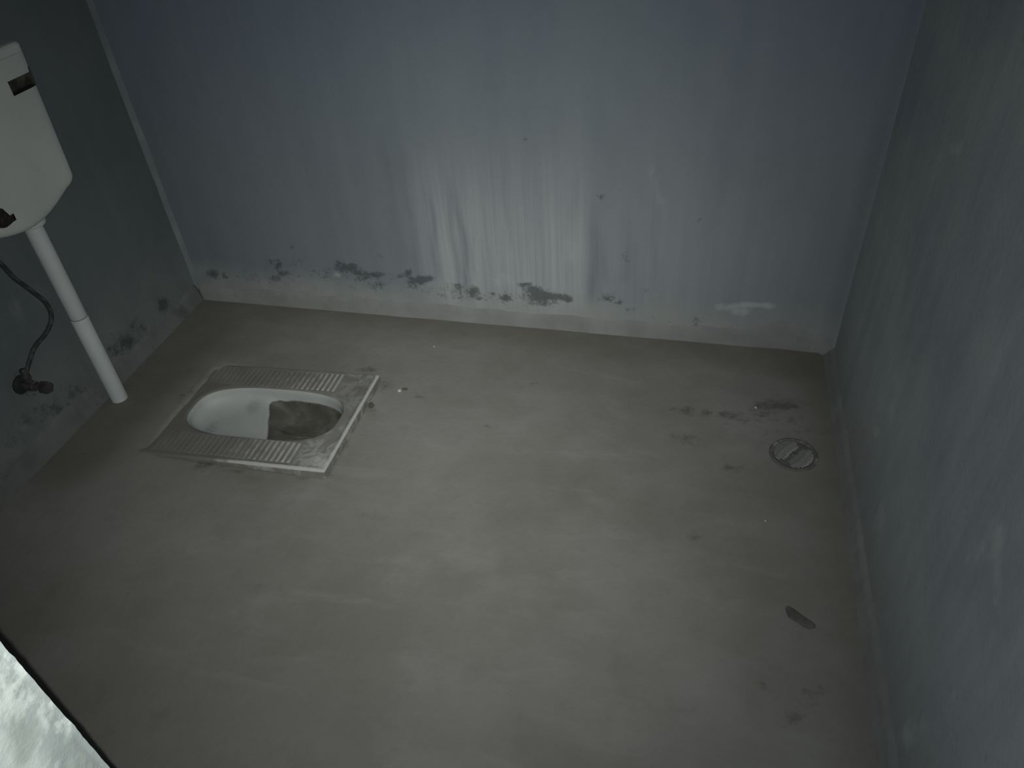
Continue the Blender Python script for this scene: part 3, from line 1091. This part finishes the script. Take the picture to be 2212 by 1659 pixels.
# ------------------------------------------------------------------ flush pipe
PXC, PYC, PR = -1.659, 1.443, 0.0240
root = empty('flush_pipe', (PXC, PYC, 0.0))
tag(root, 'white plastic flush pipe running down from the cistern into the floor', 'pipe')
link('lower_pipe', bm_mesh(lathe([(PR, -0.02), (PR, 0.300), (PR - 0.001, 0.302)], 40), smooth=True, angle=0.8), m_pvc, root)
link('joint_ring', bm_mesh(lathe([(PR - 0.0012, 0.3015), (PR - 0.0012, 0.306)], 40), smooth=True, angle=0.8), m_joint, root)
link('upper_pipe', bm_mesh(lathe([(PR - 0.0012, 0.3055), (PR - 0.0008, 0.307), (PR - 0.0008, 0.600)], 40), smooth=True, angle=0.8), m_pvc, root)
nut = lathe([(PR + 0.001, 0.590), (PR + 0.009, 0.591), (PR + 0.0115, 0.594), (PR + 0.0115, 0.612), (PR + 0.009, 0.618), (PR + 0.004, 0.624)], 40)
link('coupling_nut', bm_mesh(nut, smooth=True, angle=0.7), m_pvc, root)

# ------------------------------------------------------------------ angle valve and hose
VY, VZ = 1.226, 0.226
root = empty('angle_valve', (XL, VY, VZ))
tag(root, 'small dull metal angle valve low on the wall beneath the cistern', 'valve')
link('wall_flange', bm_mesh(lathe([(0.026, -0.003), (0.026, 0.004), (0.020, 0.009), (0.011, 0.010)], 28, 'X'), smooth=True, angle=0.6), m_valve_dark, root)
link('body', bm_mesh(lathe([(0.010, 0.002), (0.010, 0.020), (0.0145, 0.022), (0.0155, 0.032), (0.0145, 0.046), (0.010, 0.048), (0.009, 0.064)], 24, 'X'), smooth=True, angle=0.6), m_valve, root)
bm = lathe([(0.0085, 0.006), (0.0085, 0.020), (0.0115, 0.021), (0.0115, 0.034), (0.009, 0.036)], 6)
bmesh.ops.translate(bm, vec=(0.034, 0, 0), verts=bm.verts)
link('outlet_nut', bm_mesh(bm), m_valve, root)
bm = bmesh.new()
rings = []
for x, r in ((0.062, 0.010), (0.066, 0.015), (0.086, 0.0165), (0.091, 0.0145), (0.093, 0.008)):
    ring = []
    for i in range(40):
        a = 2 * math.pi * i / 40
        rr = r * (1 + 0.09 * math.cos(5 * a))
        ring.append(bm.verts.new((x, rr * math.cos(a), rr * math.sin(a))))
    rings.append(ring)
for a, b in zip(rings[:-1], rings[1:]):
    for i in range(40):
        bm.faces.new((a[i], a[(i + 1) % 40], b[(i + 1) % 40], b[i]))
bm.faces.new(rings[0][::-1]); bm.faces.new(rings[-1])
link('knob', bm_mesh(bm, smooth=True, angle=0.7), m_valve, root)

HX = XL + 0.034
hp = [(HX, VY, VZ + 0.034)]
for (x, y), dx in zip([(65, 775), (76, 748), (100, 718), (111, 686), (100, 656), (70, 630), (30, 600), (0, 569)],
                      (.036, .040, .044, .047, .050, .053, .056, .058)):
    p = px_on(x, y, 0, XL + dx)
    hp.append((XL + dx, p[1], p[2]))
hp += [(XL + 0.062, 1.275, 0.600), (XL + 0.064, 1.265, 0.632)]
root = empty('supply_hose', hp[0])
tag(root, 'thin dark braided water hose curving from the valve up to the cistern', 'hose')
inv = Vector(root.location)
link('braided_tube', bm_mesh(tube([Vector(p) - inv for p in hp], 0.0062, 12), smooth=True, angle=1.2), m_hose, root)
bm = lathe([(0.0065, -0.002), (0.0085, 0.0), (0.0085, 0.018), (0.0068, 0.022)], 20)
link('ferrule', bm_mesh(bm, smooth=True, angle=0.7), m_valve, root)
bm = lathe([(0.0068, -0.040), (0.011, -0.036), (0.011, -0.016), (0.009, -0.006)], 6)
o = link('inlet_nut', bm_mesh(bm), m_valve, root)
o.location = Vector(hp[-1]) - inv + Vector((0, 0, 0.006))

# ------------------------------------------------------------------ floor drain
root = empty('floor_drain', (DRX, DRY, 0.0))
tag(root, 'round slotted metal floor drain grate let into the cement near the wall', 'drain')
R0 = DRR
link('cup', bm_mesh(lathe([(R0 - 0.010, 0.0005), (R0 - 0.011, -0.012), (0.035, -0.03), (0.018, -0.05)], 40), smooth=True, angle=0.9), m_drain_dark, root)
bm = lathe([(R0 - 0.0095, -0.006), (R0 - 0.0095, 0.002), (R0 - 0.006, 0.0042), (R0 - 0.001, 0.0032), (R0 + 0.001, 0.0), (R0, -0.006)], 48, cap=False)
ring_me = bm_mesh(bm, smooth=True)
m = NT('drain_rim_metal', 0.8, 0.2)
m.color(m.mix(m.ramp(m.noise(22, 5, 0.65), 0.5, 0.68), (0.15, 0.145, 0.13), (0.34, 0.34, 0.325)))
link('rim', ring_me, m.m, root)
# grate: a disc, its slats in two wings
bm = lathe([(R0 - 0.0105, -0.004), (R0 - 0.0105, -0.0015), (0.0005, -0.0015)], 40)
link('grate_disc', bm_mesh(bm), m_drain_dark, root)
ANG = -0.62
ca, sa = math.cos(ANG), math.sin(ANG)


def slat_mesh(l):
    bm = bmesh.new()
    w, h = 0.0029, 0.003
    box_bm(-l / 2, l / 2, -w, w, -0.002, h, bm)
    bmesh.ops.bevel(bm, geom=[e for e in bm.edges if all(v.co.z > 0 for v in e.verts)], offset=0.0012, segments=1, affect='EDGES')
    return bm_mesh(bm, name='slat')


RG = R0 - 0.0115
for row in range(-6, 7):
    v = row * 0.0078
    half = math.sqrt(max(RG * RG - v * v, 0))
    gap = 0.0025
    for side in (-1, 1):
        a, b = gap + 0.004 * abs(math.sin(row * 1.3)), half
        if abs(row) >= 5: a = gap + 0.012
        if b - a < 0.012:
            continue
        l = b - a
        u = side * (a + b) / 2
        s = link('slat', slat_mesh(l), m_drain, root)
        s.location = (u * ca - v * sa, u * sa + v * ca, 0.0005)
        s.rotation_euler = (0, 0, ANG)
bm = lathe([(0.0075, -0.002), (0.0075, 0.003), (0.005, 0.0045)], 20)
link('centre_boss', bm_mesh(bm), m_drain_dark, root)


# ------------------------------------------------------------------ crumbs on the floor
def lump(seed, sx, sy, sz, sub=2, square=1.0):
    bm = bmesh.new()
    bmesh.ops.create_icosphere(bm, subdivisions=sub, radius=1.0)
    rnd = random.Random(seed)
    offs = [Vector((rnd.uniform(-1, 1), rnd.uniform(-1, 1), rnd.uniform(-1, 1))).normalized() for _ in range(9)]
    for v in bm.verts:
        d = v.co.normalized()
        k = 1.0
        for q_ in offs:
            t = d.dot(q_)
            if t > 0.62:
                k = min(k, 0.62 / t + 0.06)
        if square != 1.0:
            d = Vector([math.copysign(abs(t) ** square, t) for t in d])
        v.co = Vector((d.x * sx * k, d.y * sy * k, d.z * sz * k))
    zm = min(v.co.z for v in bm.verts)
    for v in bm.verts:
        v.co.z -= zm
    return bm_mesh(bm)


def ground(p):
    return float(floor_z(np.array([p[0]]), np.array([p[1]]))[0]) - 0.0008


for i, (x, y, s, name, lab, cat, mat, rz) in enumerate((
        (863, 845, (.0075, .006, .005), 'cement_crumb', 'pale cement crumb on the floor beside the end of the toilet pan', 'crumb', m_crumb, 0.3),
        (938, 750, (.004, .004, .0035), 'cement_crumb', 'tiny pale crumb on the bare floor close to the mould spotted wall', 'crumb', m_crumb, 1.0),
        (1632, 882, (.006, .0045, .004), 'cement_crumb', 'small pale crumb on the dark floor stain behind the drain', 'crumb', m_crumb, 2.0),
        (1653, 1126, (.003, .003, .003), 'cement_crumb', 'tiny pale grain on the floor in front of the drain', 'crumb', m_crumb, 2.0),
        (874, 842, (.011, .005, .005), 'dirt_shadow_clod', 'dark lump forming the shadow of the pale cement crumb', 'clod', m_clod, 0.2),  # the crumb's shadow, built as a dark lump
        (802, 880, (.009, .012, .008), 'dirt_shadow_clod', 'dark dirt clod against the end edge of the toilet pan', 'clod', m_clod, 0.2),
        (1725, 1338, (.037, .017, .005), 'bark_chip', 'long dark flat chip lying alone on the bare floor nearer the doorway than the drain', 'chip', m_chip, -0.62),
)):
    p = px_on(x, y, 2, 0.0)
    o = link(name, lump(i + 3, *s, sub=3 if s[0] > .02 else 2, square=0.8 if s[0] > .02 else 1.0), mat)
    o.location = (p[0], p[1], ground(p))
    o.rotation_euler = (0, 0, rz)
    tag(o, lab, cat)
